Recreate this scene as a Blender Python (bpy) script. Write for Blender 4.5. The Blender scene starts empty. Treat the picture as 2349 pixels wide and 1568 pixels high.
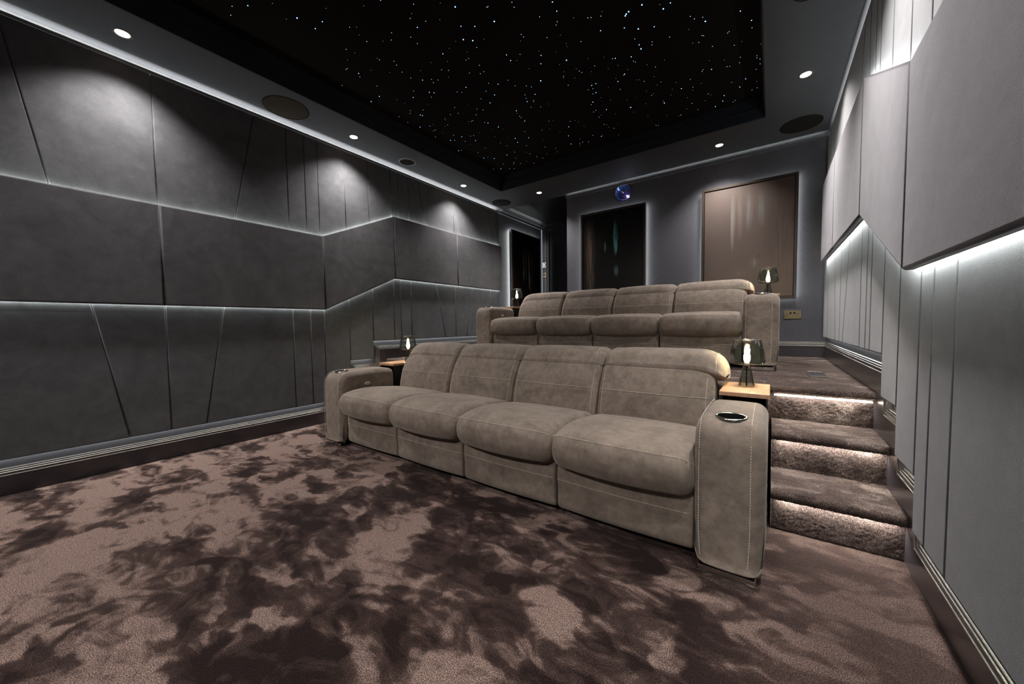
import bpy, bmesh, math, random
from mathutils import Vector, Matrix
random.seed(7)
C = bpy.context.scene.collection
PI = math.pi

# ------------------------------------------------------------------ helpers
def smooth(o, on=True):
    for p in o.data.polygons: p.use_smooth = on

def obj(name, bm, m, parent=None, sm=False):
    me = bpy.data.meshes.new(name)
    bm.normal_update(); bm.to_mesh(me); bm.free()
    o = bpy.data.objects.new(name, me); C.objects.link(o)
    if m is not None:
        for x in (m if isinstance(m, (list, tuple)) else [m]): me.materials.append(x)
    if sm: smooth(o)
    if parent is not None: o.parent = parent
    return o

def tag(o, label=None, cat=None, group=None, kind=None):
    if label: o['label'] = label
    if cat: o['category'] = cat
    if group: o['group'] = group
    if kind: o['kind'] = kind
    return o

def thing(name, label, cat, loc=(0, 0, 0), group=None):
    o = bpy.data.objects.new(name, None); C.objects.link(o)
    o.location = loc; o.empty_display_size = .1
    return tag(o, label, cat, group)

def struct(name, bm, m, sm=False):
    o = obj(name, bm, m, None, sm); o['kind'] = 'structure'; return o

def B(): return bmesh.new()

def box(bm, x0, x1, y0, y1, z0, z1, mi=0):
    v = [bm.verts.new(p) for p in ((x0,y0,z0),(x1,y0,z0),(x1,y1,z0),(x0,y1,z0),(x0,y0,z1),(x1,y0,z1),(x1,y1,z1),(x0,y1,z1))]
    fs = []
    for q in ((0,3,2,1),(4,5,6,7),(0,1,5,4),(1,2,6,5),(2,3,7,6),(3,0,4,7)):
        f = bm.faces.new([v[i] for i in q]); f.material_index = mi; fs.append(f)
    return v, fs

def bbox(bm, x0, x1, y0, y1, z0, z1, r=.004, seg=2):
    """box with rounded edges"""
    t = B(); box(t, x0, x1, y0, y1, z0, z1)
    bmesh.ops.bevel(t, geom=list(t.edges), offset=r, segments=seg, profile=.5, affect='EDGES')
    merge(bm, t)

def merge(bm, t, M=None):
    vm = {}
    for v in t.verts: vm[v] = bm.verts.new(M @ v.co if M else v.co)
    for f in t.faces:
        try:
            g = bm.faces.new([vm[v] for v in f.verts]); g.smooth = f.smooth; g.material_index = f.material_index
        except ValueError: pass
    t.free()

def lathe(bm, prof, seg=32, M=None, mi=0, closed=False):
    """prof: (r,z) list turned round the z axis"""
    M = M or Matrix()
    rings = []
    for r, z in prof:
        if r < 1e-6: rings.append([bm.verts.new(M @ Vector((0, 0, z)))])
        else: rings.append([bm.verts.new(M @ Vector((r*math.cos(2*PI*i/seg), r*math.sin(2*PI*i/seg), z))) for i in range(seg)])
    pairs = list(zip(rings, rings[1:]))
    if closed: pairs.append((rings[-1], rings[0]))
    for a, b in pairs:
        for i in range(seg):
            j = (i+1) % seg
            if len(a) == 1 and len(b) == 1: continue
            if len(a) == 1: vs = [a[0], b[j], b[i]]
            elif len(b) == 1: vs = [a[i], a[j], b[0]]
            else: vs = [a[i], a[j], b[j], b[i]]
            f = bm.faces.new(vs); f.smooth = True; f.material_index = mi

def tube(bm, pts, r, seg=8, cap=True):
    pts = [Vector(p) for p in pts]; rings = []
    for i, p in enumerate(pts):
        d = (pts[min(i+1, len(pts)-1)] - pts[max(i-1, 0)]).normalized()
        a = Vector((0, 0, 1)) if abs(d.z) < .9 else Vector((1, 0, 0))
        u = d.cross(a).normalized(); w = d.cross(u)
        rings.append([bm.verts.new(p + r*(u*math.cos(2*PI*k/seg) + w*math.sin(2*PI*k/seg))) for k in range(seg)])
    for a, b in zip(rings, rings[1:]):
        for k in range(seg):
            f = bm.faces.new([a[k], a[(k+1) % seg], b[(k+1) % seg], b[k]]); f.smooth = True
    if cap:
        bm.faces.new(rings[0]); bm.faces.new(rings[-1][::-1])

def catmull(P, n, closed=True):
    P = [Vector(p) for p in P]; N = len(P); out = []
    for i in range(N if closed else N-1):
        g = (lambda k: P[k % N]) if closed else (lambda k: P[max(0, min(N-1, k))])
        p0, p1, p2, p3 = g(i-1), g(i), g(i+1), g(i+2)
        for s in range(n):
            t = s/n
            out.append(.5*((2*p1) + (p2-p0)*t + (2*p0-5*p1+4*p2-p3)*t*t + (3*p1-p0-3*p2+p3)*t**3))
    if not closed: out.append(P[-1])
    return out

def loft(bm, prof, x0, x1, R, deform=None, nmid=10, nround=6):
    """closed (y,z) profile swept along x between rounded ends"""
    n = len(prof)
    area = sum(prof[i][0]*prof[(i+1) % n][1]-prof[(i+1) % n][0]*prof[i][1] for i in range(n))
    sgn = 1 if area > 0 else -1
    nor = []
    for i in range(n):
        d = (Vector(prof[(i+1) % n]) - Vector(prof[i-1])); l = d.length or 1
        nor.append(Vector((d.y, -d.x))/l*sgn)
    st = []
    for k in range(nround+1):
        b = PI/2*k/nround; st.append((x0+R*(1-math.cos(b)), R*(1-math.sin(b))))
    for k in range(1, nmid): st.append((x0+R+(x1-x0-2*R)*k/nmid, 0))
    for k in range(nround, -1, -1):
        b = PI/2*k/nround; st.append((x1-R*(1-math.cos(b)), R*(1-math.sin(b))))
    rings = []
    for x, ins in st:
        u = (x-(x0+x1)/2)/((x1-x0)/2); ring = []
        for p, m in zip(prof, nor):
            y, z = p[0]-m.x*ins, p[1]-m.y*ins
            q = deform(x, u, y, z) if deform else (x, y, z)
            ring.append(bm.verts.new(q))
        rings.append(ring)
    for a, b in zip(rings, rings[1:]):
        for i in range(n):
            j = (i+1) % n
            f = bm.faces.new([a[i], b[i], b[j], a[j]]); f.smooth = True
    f = bm.faces.new(rings[0]); f.smooth = True
    f = bm.faces.new(rings[-1][::-1]); f.smooth = True
    bmesh.ops.recalc_face_normals(bm, faces=list(bm.faces))

def stitches(bm, pts, dash=.009, gap=.004, r=.0013):
    """a row of thread dashes along a polyline"""
    pts = [Vector(p) for p in pts]; L = [0]
    for a, b in zip(pts, pts[1:]): L.append(L[-1]+(b-a).length)
    def at(s):
        for i in range(len(pts)-1):
            if s <= L[i+1]: return pts[i].lerp(pts[i+1], (s-L[i])/max(1e-9, L[i+1]-L[i]))
        return pts[-1]
    s = 0
    while s+dash < L[-1]:
        a, b = at(s), at(s+dash)
        if (b-a).length > 1e-5: tube(bm, [a, (a+b)/2, b], r, 5)
        s += dash+gap

# ------------------------------------------------------------------ materials
def newmat(name):
    m = bpy.data.materials.new(name); m.use_nodes = True
    nt = m.node_tree; b = nt.nodes['Principled BSDF']; return m, nt, b

def rgb(c): return (c[0], c[1], c[2], 1)

def noise(nt, scale, detail=3, rough=.5, dist=0, vec=None):
    n = nt.nodes.new('ShaderNodeTexNoise')
    n.inputs['Scale'].default_value = scale; n.inputs['Detail'].default_value = detail
    n.inputs['Roughness'].default_value = rough; n.inputs['Distortion'].default_value = dist
    if vec is not None: nt.links.new(vec, n.inputs['Vector'])
    return n

def wcoord(nt):
    g = nt.nodes.new('ShaderNodeNewGeometry'); return g.outputs['Position']

def ramp(nt, src, stops):
    r = nt.nodes.new('ShaderNodeValToRGB'); e = r.color_ramp.elements
    e[0].position, e[0].color = stops[0][0], rgb(stops[0][1])
    e[1].position, e[1].color = stops[-1][0], rgb(stops[-1][1])
    for p, c in stops[1:-1]:
        k = e.new(p); k.color = rgb(c)
    nt.links.new(src, r.inputs['Fac']); return r

def mix(nt, fac, a, b, mode='MIX'):
    m = nt.nodes.new('ShaderNodeMix'); m.data_type = 'RGBA'; m.blend_type = mode
    for k, v in ((0, fac), (6, a), (7, b)):
        if isinstance(v, (int, float)): m.inputs[k].default_value = v
        elif isinstance(v, tuple): m.inputs[k].default_value = rgb(v)
        else: nt.links.new(v, m.inputs[k])
    return m.outputs[2]

def bump(nt, b, h, strength, dist=.002):
    u = nt.nodes.new('ShaderNodeBump'); u.inputs['Strength'].default_value = strength
    u.inputs['Distance'].default_value = dist
    nt.links.new(h, u.inputs['Height']); nt.links.new(u.outputs['Normal'], b.inputs['Normal'])

def plain(name, c, rough=.5, metal=0, spec=.5, coat=0):
    m, nt, b = newmat(name)
    b.inputs['Base Color'].default_value = rgb(c); b.inputs['Roughness'].default_value = rough
    b.inputs['Metallic'].default_value = metal; b.inputs['Specular IOR Level'].default_value = spec
    b.inputs['Coat Weight'].default_value = coat
    n = noise(nt, 30, 3, .5, 0, wcoord(nt))
    r = ramp(nt, n.outputs['Fac'], [(.3, tuple(x*.94 for x in c)), (.7, tuple(min(1, x*1.06) for x in c))])
    nt.links.new(r.outputs['Color'], b.inputs['Base Color'])
    return m

def emit(name, c, s, sampled=True):
    m, nt, b = newmat(name)
    b.inputs['Base Color'].default_value = (0, 0, 0, 1)
    b.inputs['Emission Color'].default_value = rgb(c); b.inputs['Emission Strength'].default_value = s
    if not sampled:
        m.cycles.emission_sampling = 'NONE'
    return m

def velvet(name, c, var=.16, sheen=.35):
    """brushed plush fabric: soft hand marks and a fine weave"""
    m, nt, b = newmat(name); P = wcoord(nt)
    n1 = noise(nt, 3.2, 4, .6, 1.3, P); n2 = noise(nt, 480, 2, .6, 0, P); n3 = noise(nt, 14, 3, .6, .4, P)
    r1 = ramp(nt, n1.outputs['Fac'], [(.32, tuple(x*(1-var) for x in c)), (.68, tuple(x*(1+var) for x in c))])
    r3 = ramp(nt, n3.outputs['Fac'], [(.3, (.9, .9, .9)), (.7, (1.1, 1.1, 1.1))])
    r2 = ramp(nt, n2.outputs['Fac'], [(.36, (.74, .74, .74)), (.64, (1.26, 1.26, 1.26))])
    c1 = mix(nt, 1.0, r1.outputs['Color'], r2.outputs['Color'], 'MULTIPLY')
    c2 = mix(nt, 1.0, c1, r3.outputs['Color'], 'MULTIPLY')
    nt.links.new(c2, b.inputs['Base Color'])
    b.inputs['Roughness'].default_value = .85; b.inputs['Specular IOR Level'].default_value = .15
    b.inputs['Sheen Weight'].default_value = sheen; b.inputs['Sheen Roughness'].default_value = .4
    b.inputs['Sheen Tint'].default_value = (.8, .8, .85, 1)
    bump(nt, b, n2.outputs['Fac'], .35, .0015)
    return m

def suede(name, c):
    m, nt, b = newmat(name); P = wcoord(nt)
    n1 = noise(nt, 6.5, 5, .65, .8, P); n2 = noise(nt, 700, 2, .5, 0, P); n3 = noise(nt, 28, 4, .6, .6, P)
    r1 = ramp(nt, n1.outputs['Fac'], [(.34, tuple(x*.72 for x in c)), (.52, c), (.66, tuple(x*1.16 for x in c))])
    r3 = ramp(nt, n3.outputs['Fac'], [(.36, (.84, .83, .82)), (.62, (1.08, 1.08, 1.08))])
    r2 = ramp(nt, n2.outputs['Fac'], [(.3, (.88, .88, .88)), (.7, (1.12, 1.12, 1.12))])
    c1 = mix(nt, 1.0, r1.outputs['Color'], r3.outputs['Color'], 'MULTIPLY')
    c2 = mix(nt, 1.0, c1, r2.outputs['Color'], 'MULTIPLY')
    nt.links.new(c2, b.inputs['Base Color'])
    b.inputs['Roughness'].default_value = .8; b.inputs['Specular IOR Level'].default_value = .2
    b.inputs['Sheen Weight'].default_value = .3; b.inputs['Sheen Roughness'].default_value = .45
    b.inputs['Sheen Tint'].default_value = (1, .93, .85, 1)
    a = nt.nodes.new('ShaderNodeMath'); a.operation = 'MULTIPLY_ADD'
    nt.links.new(n3.outputs['Fac'], a.inputs[0]); a.inputs[1].default_value = 1.2
    nt.links.new(n2.outputs['Fac'], a.inputs[2])
    bump(nt, b, a.outputs[0], .3, .003)
    return m

def carpet(name, dark, mid, light, scale=2.6, lo=.44, hi=.6, fade=None, gain=1, left_sheen=0):
    """deep cut pile: brushed lay patches and a coarse tuft grain"""
    m, nt, b = newmat(name); P = wcoord(nt)
    mp = nt.nodes.new('ShaderNodeMapping'); mp.inputs['Rotation'].default_value = (0, 0, -.5); mp.inputs['Scale'].default_value = (.8, 1.35, 1)
    nt.links.new(P, mp.inputs['Vector'])
    nd = noise(nt, 3.5, 3, .6, 0, P)
    dv = nt.nodes.new('ShaderNodeVectorMath'); dv.operation = 'MULTIPLY_ADD'
    nt.links.new(nd.outputs['Color'], dv.inputs[0]); dv.inputs[1].default_value = (.34, .34, 0); nt.links.new(mp.outputs['Vector'], dv.inputs[2])
    def cells(sc, sm):
        v = nt.nodes.new('ShaderNodeTexVoronoi'); v.feature = 'SMOOTH_F1'; v.inputs['Scale'].default_value = sc
        v.inputs['Smoothness'].default_value = sm; nt.links.new(dv.outputs[0], v.inputs['Vector'])
        return v.outputs['Color']
    def madd(x, k, y):
        q = nt.nodes.new('ShaderNodeMath'); q.operation = 'MULTIPLY_ADD'; nt.links.new(x, q.inputs[0]); q.inputs[1].default_value = k
        if isinstance(y, (int, float)): q.inputs[2].default_value = y
        else: nt.links.new(y, q.inputs[2])
        return q
    n1 = noise(nt, scale*.62, 3, .55, .8, mp.outputs['Vector'])
    n4 = noise(nt, scale*3.4, 3, .6, 1.6, mp.outputs['Vector'])
    a0 = madd(n1.outputs['Fac'], .8, -.1)
    a1 = madd(cells(scale*2.4, .45), .46, a0.outputs[0])
    a2 = madd(cells(scale*6.0, .4), .34, a1.outputs[0])
    a = madd(n4.outputs['Fac'], .66, a2.outputs[0])
    a = madd(a.outputs[0], gain, .5-1.03*gain)
    if left_sheen:  # brighter sheen of the left-hand pile put into the colour as a ramp
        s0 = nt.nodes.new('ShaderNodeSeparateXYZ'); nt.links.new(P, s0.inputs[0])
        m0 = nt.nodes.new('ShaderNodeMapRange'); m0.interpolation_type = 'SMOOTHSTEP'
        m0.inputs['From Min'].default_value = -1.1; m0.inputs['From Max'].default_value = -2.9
        m0.inputs['To Min'].default_value = 0; m0.inputs['To Max'].default_value = left_sheen
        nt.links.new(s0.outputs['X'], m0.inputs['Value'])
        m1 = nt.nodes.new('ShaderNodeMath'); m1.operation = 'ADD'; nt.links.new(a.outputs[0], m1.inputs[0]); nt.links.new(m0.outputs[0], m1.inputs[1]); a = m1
    r1 = ramp(nt, a.outputs[0], [(lo, dark), ((lo+hi)/2, mid), (hi, light)])
    col = r1.outputs['Color']
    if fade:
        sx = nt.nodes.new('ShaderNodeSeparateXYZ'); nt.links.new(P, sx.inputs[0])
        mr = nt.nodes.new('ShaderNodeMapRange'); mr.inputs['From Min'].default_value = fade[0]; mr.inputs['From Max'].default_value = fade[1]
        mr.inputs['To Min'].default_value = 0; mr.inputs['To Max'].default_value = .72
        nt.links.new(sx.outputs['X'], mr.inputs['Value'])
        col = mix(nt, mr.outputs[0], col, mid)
    n2 = noise(nt, 320, 2, .7, 0, P); n3 = noise(nt, 70, 2, .6, 0, P)
    r2 = ramp(nt, n2.outputs['Fac'], [(.41, (.28, .27, .26)), (.5, (.92, .92, .92)), (.60, (2.1, 2.1, 2.1))])
    r3 = ramp(nt, n3.outputs['Fac'], [(.3, (.85, .85, .85)), (.7, (1.15, 1.15, 1.15))])
    c = mix(nt, 1.0, col, r2.outputs['Color'], 'MULTIPLY'); c = mix(nt, 1.0, c, r3.outputs['Color'], 'MULTIPLY')
    nt.links.new(c, b.inputs['Base Color'])
    b.inputs['Roughness'].default_value = .9; b.inputs['Specular IOR Level'].default_value = .1
    b.inputs['Sheen Weight'].default_value = .07; b.inputs['Sheen Roughness'].default_value = .5
    b.inputs['Sheen Tint'].default_value = (.9, .75, .7, 1)
    h = nt.nodes.new('ShaderNodeMath'); h.operation = 'MULTIPLY_ADD'
    nt.links.new(n3.outputs['Fac'], h.inputs[0]); h.inputs[1].default_value = 1.0
    nt.links.new(n2.outputs['Fac'], h.inputs[2])
    bump(nt, b, h.outputs[0], .45, .005)
    return m

def wood(name):
    m, nt, b = newmat(name); P = wcoord(nt)
    mp = nt.nodes.new('ShaderNodeMapping'); mp.inputs['Scale'].default_value = (26, 2.2, 20); nt.links.new(P, mp.inputs['Vector'])
    n = noise(nt, 3, 4, .6, .6, mp.outputs['Vector'])
    r = ramp(nt, n.outputs['Fac'], [(.3, (.42, .235, .14)), (.7, (.60, .36, .225))])
    nt.links.new(r.outputs['Color'], b.inputs['Base Color']); b.inputs['Roughness'].default_value = .38
    return m

def smoky(name, tint=(.80, .83, .80), alpha=.86):
    m, nt, b = newmat(name)
    out = nt.nodes['Material Output']; nt.nodes.remove(b)
    t = nt.nodes.new('ShaderNodeBsdfTransparent'); t.inputs['Color'].default_value = rgb(tint)
    g = nt.nodes.new('ShaderNodeBsdfGlossy'); g.inputs['Roughness'].default_value = .02
    lw = nt.nodes.new('ShaderNodeLayerWeight'); lw.inputs['Blend'].default_value = .25
    cl = nt.nodes.new('ShaderNodeMapRange'); cl.inputs['To Min'].default_value = .03; cl.inputs['To Max'].default_value = .55
    nt.links.new(lw.outputs['Fresnel'], cl.inputs['Value'])
    mx = nt.nodes.new('ShaderNodeMixShader')
    nt.links.new(cl.outputs[0], mx.inputs['Fac']); nt.links.new(t.outputs[0], mx.inputs[1]); nt.links.new(g.outputs[0], mx.inputs[2])
    nt.links.new(mx.outputs[0], out.inputs['Surface']); return m

WALLF = (.096, .098, .104)
M_left = velvet('grey_velvet_left', WALLF)
M_right = velvet('grey_velvet_right_led_tint', (.095, .101, .099), .1)  # right wall velvet, greenish cast of the LED light tinted into its colour
M_band = velvet('grey_velvet_band', (.086, .085, .091), .18)
M_paint = plain('blue_grey_wall_paint', (.10, .099, .114), .55, spec=.3)
M_ceil = plain('dark_grey_ceiling_paint', (.055, .058, .065), .7, spec=.2)
M_recess = plain('navy_recess_paint', (.022, .026, .034), .7, spec=.2)
M_star = plain('black_star_cloth', (.010, .009, .008), .95, spec=.05)
M_skirt = plain('aubergine_lacquer', (.05, .042, .048), .28, spec=.5, coat=.15)
M_ridge = plain('lacquered_moulding', (.30, .275, .26), .28, .45, spec=.8)
M_sofa = suede('taupe_suede', (.228, .186, .152))
M_thread = plain('cream_thread', (.72, .66, .56), .6)
M_black = plain('black_underside', (.006, .006, .006), .6)
M_cupshade = plain('cup_shade_black', (.004, .004, .004), .95, spec=0)
M_chrome = plain('chrome', (.75, .73, .7), .16, 1)
M_button = plain('beige_button', (.5, .42, .33), .4)
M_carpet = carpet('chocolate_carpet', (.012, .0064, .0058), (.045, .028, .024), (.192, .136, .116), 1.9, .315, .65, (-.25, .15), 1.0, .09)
M_step = carpet('stair_carpet', (.048, .034, .030), (.078, .057, .049), (.17, .136, .118), 2.4, .30, .75)
M_wood = wood('oak_top')
M_smoky = smoky('smoky_glass')
M_tglass = smoky('table_glass', (.5, .52, .5))
M_bulbglass = smoky('bulb_glass', (1, .98, .94))
M_brass = plain('antique_brass', (.25, .19, .115), .3, 1)
M_bronze = plain('bronze_frame', (.06, .045, .032), .4, .3)
M_grille = plain('black_speaker_cloth', (.012, .011, .010), .9, spec=.1)
M_grille2 = plain('brown_speaker_cloth', (.035, .028, .022), .9, spec=.1)
M_white = plain('white_plastic', (.7, .72, .74), .4)
M_door = plain('black_door_paint', (.022, .022, .026), .4, spec=.4)
M_vent = plain('vent_metal', (.2, .19, .18), .35, .8)
M_covereflector = plain('added_cove_reflector', (.55, .56, .56), .6)
M_trimgrey = plain('grey_cove_lip', (.19, .2, .21), .5)
LEDC = (.95, 1.0, .955)

def area(name, loc, rot, sx, sy, power, color=LEDC, spread=PI):
    l = bpy.data.lights.new(name, 'AREA'); l.shape = 'RECTANGLE'; l.size = sx; l.size_y = sy
    l.energy = power; l.color = color; l.spread = spread
    o = bpy.data.objects.new(name, l); C.objects.link(o); o.location = loc; o.rotation_euler = rot
    return o

def strip(name, a, b, direction, w, ppm, color=LEDC, spread=PI):
    """LED tape from a to b shining along direction; ppm = watts per metre"""
    a, b = Vector(a), Vector(b); d = Vector(direction).normalized(); L = (b-a).length
    x = (b-a).normalized(); z = -d; y = z.cross(x)
    o = area(name, (0, 0, 0), (0, 0, 0), L, w, ppm*L, color, spread)
    o.matrix_world = Matrix.Translation((a+b)/2) @ Matrix((x, y, z)).transposed().to_4x4()
    return o
# ------------------------------------------------------------------ room shell (metres; camera 1 m above the lower floor)
WL, WR = -3.815, .485          # plaster walls
YF, YB, YA = -2.3, 5.046, 6.42 # front wall, back wall, end of the alcove
ZP, ZC, ZS = .611, 2.952, 3.16
RIS = (2.12, 2.432, 2.736)     # stair risers
PLX0, PLX1 = -3.19, .012       # sides of the stair wells, left and right

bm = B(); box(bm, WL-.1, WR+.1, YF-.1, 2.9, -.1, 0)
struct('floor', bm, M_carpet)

# raised platform with a soft carpeted front edge
def nosed_slab(bm, x0, x1, yr, yend, zlow, ztop, over=.05, t=.046):
    """riser + tread with a rounded nosing; profile in (y,z) extruded in x"""
    r = t/2
    P = []
    nz = max(2, int((ztop-t-zlow)/.006))
    for k in range(nz+1): P.append((yr, zlow+(ztop-t-zlow)*k/nz, 1))
    for k in range(10):
        a = -PI/2 - PI*k/9
        P.append((yr-over+r + r*math.cos(a), ztop-r + r*math.sin(a), 2))
    yt = yr-over+r; ny = 45
    for k in range(1, ny+1): P.append((yt+(min(yend, yt+.34)-yt)*k/ny, ztop, 3))
    if yend > yt+.34: P.append((yend, ztop, 0))
    P.append((yend, zlow, 0))
    N = int((x1-x0)/.006)
    rnd = random.Random(3); cols = []
    for i in range(N+1):
        x = x0+(x1-x0)*i/N; col = []
        for k, (y, z, kind) in enumerate(P):
            w = .0012*math.sin(x*23+z*17)+.0008*math.sin(x*61-z*40+1) if kind in (1, 2) else 0
            q = rnd.uniform(-1, 1)
            if kind == 1: p = (x, y-.002+w-.0042*abs(q), z+.002*q)
            elif kind == 2: p = (x, y+w*.7+.0024*q, z+.0018*rnd.uniform(-1, 1))
            elif kind == 3: p = (x, y, z+.0014*q)
            else: p = (x, y, z)
            if kind == 1 and k == 0: p = (x, y, z)
            col.append(bm.verts.new(p))
        cols.append(col)
    for a, b in zip(cols, cols[1:]):
        for k in range(len(P)):
            j = (k+1) % len(P)
            f = bm.faces.new([a[k], b[k], b[j], a[j]]); f.smooth = P[k][2] > 0 and P[j][2] > 0
    bm.faces.new(cols[0][::-1]); bm.faces.new(cols[-1])

bm = B(); nosed_slab(bm, WL, WR, RIS[2], 6.5, 0, ZP, .06)
o = struct('floor', bm, M_step)

for side, (a, b) in (('right', (PLX1, .463)), ('left', (-3.79, PLX0))):
    for k in (0, 1):
        bm = B(); nosed_slab(bm, a, b, RIS[k], RIS[k+1]+.0 if k == 0 else RIS[2], 0 if k == 0 else 0, ZP*(k+1)/3)
        if k == 1: pass
        o = obj('carpeted_step', bm, M_step)
        w = 'lowest' if k == 0 else 'middle'
        if side == 'right': lab = '%s brown carpeted step beside the front sofa and the right wall' % w
        else: lab = '%s brown carpeted step tucked between the front sofa and the left wall' % w
        tag(o, lab, 'step', 'carpeted steps up to the platform')
    # LED tape under each nosing
    for k in range(3):
        zt = ZP*(k+1)/3-.046
        yy = RIS[k]
        bm = B(); box(bm, a+.02, b-.01, yy-(.034 if k == 2 else .012), yy-(.026 if k == 2 else .006), zt-.004, zt)
        o = obj('step_light_strip', bm, M_chrome)
        wh = ('lowest', 'middle', 'top')[k]
        tag(o, 'slim lit metal strip under the %s step nosing on the %s side' % (wh, side), 'light strip', 'light strips under the step edges')
        strip('step_led', (a+.03, yy-.022, zt-.006), (b-.02, yy-.022, zt-.006), (0, .25, -1), .012, 2.1, (1, .98, .92))
# glowing diffuser of the top step strip
bm = B(); box(bm, PLX1+.01, .45, RIS[2]-.062, RIS[2]-.05, ZP-.054, ZP-.047)
o = obj('step_light_strip', bm, emit('step_diffuser', (1, .9, .78), 5))
tag(o, 'bright white glowing line along the front edge of the platform above the stairs', 'light strip')

# walls
bm = B(); box(bm, WL-.1, WL, YF, YA+.1, 0, 3.3); struct('wall_left', bm, M_paint)
bm = B(); box(bm, WR, WR+.1, YF, YB+.1, 0, 3.3); struct('wall_right', bm, M_paint)
bm = B(); box(bm, WL-.1, WR+.1, YF-.1, YF, 0, 3.3); struct('wall_front', bm, M_paint)
PX, PZ, PR = -1.69, 2.795, .122    # projector port
bm = B()
box(bm, -2.551, PX-.16, YB, YB+.25, ZP, 3.3); box(bm, PX+.16, WR+.1, YB, YB+.25, ZP, 3.3)
box(bm, PX-.16, PX+.16, YB, YB+.25, ZP, PZ-.155); box(bm, PX-.16, PX+.16, YB, YB+.25, PZ+.155, 3.3)
n = 32; ci = []; co = []
for i in range(n):
    a = 2*PI*i/n; c, s = math.cos(a), math.sin(a); k = 1/max(abs(c), abs(s))
    ci.append((PX+PR*c, PZ+PR*s)); co.append((PX+.16*c*k, PZ+.155*s*k))
for i in range(n):
    j = (i+1) % n
    vs = [bm.verts.new((q[0], YB, q[1])) for q in (ci[i], co[i], co[j], ci[j])]; bm.faces.new(vs)
    vs = [bm.verts.new(p) for p in ((ci[i][0], YB, ci[i][1]), (ci[j][0], YB, ci[j][1]), (ci[j][0], YB+.2, ci[j][1]), (ci[i][0], YB+.2, ci[i][1]))]; bm.faces.new(vs)
vs = [bm.verts.new((PX+.16*x, YB+.2, PZ+.16*z)) for x, z in ((-1, -1), (1, -1), (1, 1), (-1, 1))]; bm.faces.new(vs)
struct('wall_back', bm, M_paint)
bm = B(); box(bm, WL-.1, -1.9, YA, YA+.1, ZP, 3.3)
struct('wall_alcove', bm, M_door)
bm = B(); box(bm, -2.0, -1.9, YB+.25, YA, ZP, 3.3)
struct('wall_alcove_side', bm, M_paint)

# ceiling with the star recess
RX0, RX1, RY0, RY1 = -3.255, -.073, -1.6, 4.331
bm = B()
box(bm, WL-.1, RX0, YF-.1, YB, ZC, ZC+.3); box(bm, RX1, WR+.1, YF-.1, YB, ZC, ZC+.3)
box(bm, RX0, RX1, RY1, YB, ZC, ZC+.3); box(bm, RX0, RX1, YF-.1, RY0, ZC, ZC+.3)
struct('ceiling', bm, M_ceil)
bm = B(); box(bm, WL-.1, -1.9, YB, YA+.1, ZC+.05, ZC+.3); struct('ceiling', bm, M_door)  # alcove ceiling in near-black, the shade up there put into its colour
# stepped frame lining the recess
bm = B()
t = .006
for x0, x1, y0, y1 in ((RX0, RX0+t, RY0, RY1), (RX1-t, RX1, RY0, RY1), (RX0, RX1, RY1-t, RY1), (RX0, RX1, RY0, RY0+t)):
    box(bm, x0, x1, y0, y1, ZC+.001, ZS)
w = .018
for x0, x1, y0, y1 in ((RX0, RX0+w, RY0, RY1), (RX1-w, RX1, RY0, RY1), (RX0, RX1, RY1-w, RY1), (RX0, RX1, RY0, RY0+w)):
    box(bm, x0, x1, y0, y1, ZC+.09, ZC+.1)
struct('trim_1', bm, M_recess)
bm = B(); box(bm, RX0-.02, RX1+.02, RY0-.02, RY1+.02, ZS, ZS+.05); struct('ceiling', bm, M_star)

# cove lips at the top of the walls
bm = B(); box(bm, -3.772, -3.752, YF, 4.93, 2.8835, 2.905); struct('trim_2', bm, M_trimgrey)
bm = B(); box(bm, WL, WL+.004, YF, 4.93, 2.90, ZC-.001); struct('trim_5', bm, M_covereflector)  # pale strip added to brighten the lit band above the left lip
bm = B(); box(bm, WR-.004, WR, YF, 4.85, 2.80, ZC-.001); struct('trim_6', bm, M_covereflector)  # same added reflector strip behind the right panels
bm = B(); box(bm, -2.551, WR, YB-.034, YB-.026, 2.9, 2.926); struct('trim_3', bm, M_trimgrey)
bm = B(); box(bm, -2.551, WR, YB-.034, YB, 2.892, 2.9); struct('trim_7', bm, M_paint)
bm = B(); box(bm, WL, WL+.05, 4.94, YA-.02, 2.9, 2.904); box(bm, WL+.044, WL+.05, 4.94, YA-.02, 2.9, 2.925); struct('trim_4', bm, M_trimgrey)
strip('cove_led_left', (WL+.012, YF+.05, 2.872), (WL+.012, 4.92, 2.872), (-.12, 0, 1), .014, 2.4, (1, 1, .97))
strip('cove_led_right', (WR-.014, YF+.05, 2.762), (WR-.014, 4.84, 2.762), (-.05, 0, 1), .014, 3.6, (1, 1, .97))
strip('cove_led_back', (-2.54, YB-.012, 2.905), (WR-.06, YB-.012, 2.905), (0, 0, 1), .012, .45)
strip('alcove_led', (WL+.02, 5.0, 2.906), (WL+.02, YA-.05, 2.906), (0, 0, 1), .012, .35)
bm = B(); box(bm, WL+.002, WL+.012, YA-.012, YA-.004, ZP+.2, 2.95)
o = tag(obj('corner_light_strip', bm, emit('corner_glow', (.8, .85, 1), .3)), 'thin softly glowing vertical strip in the far corner of the alcove', 'light strip')

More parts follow.
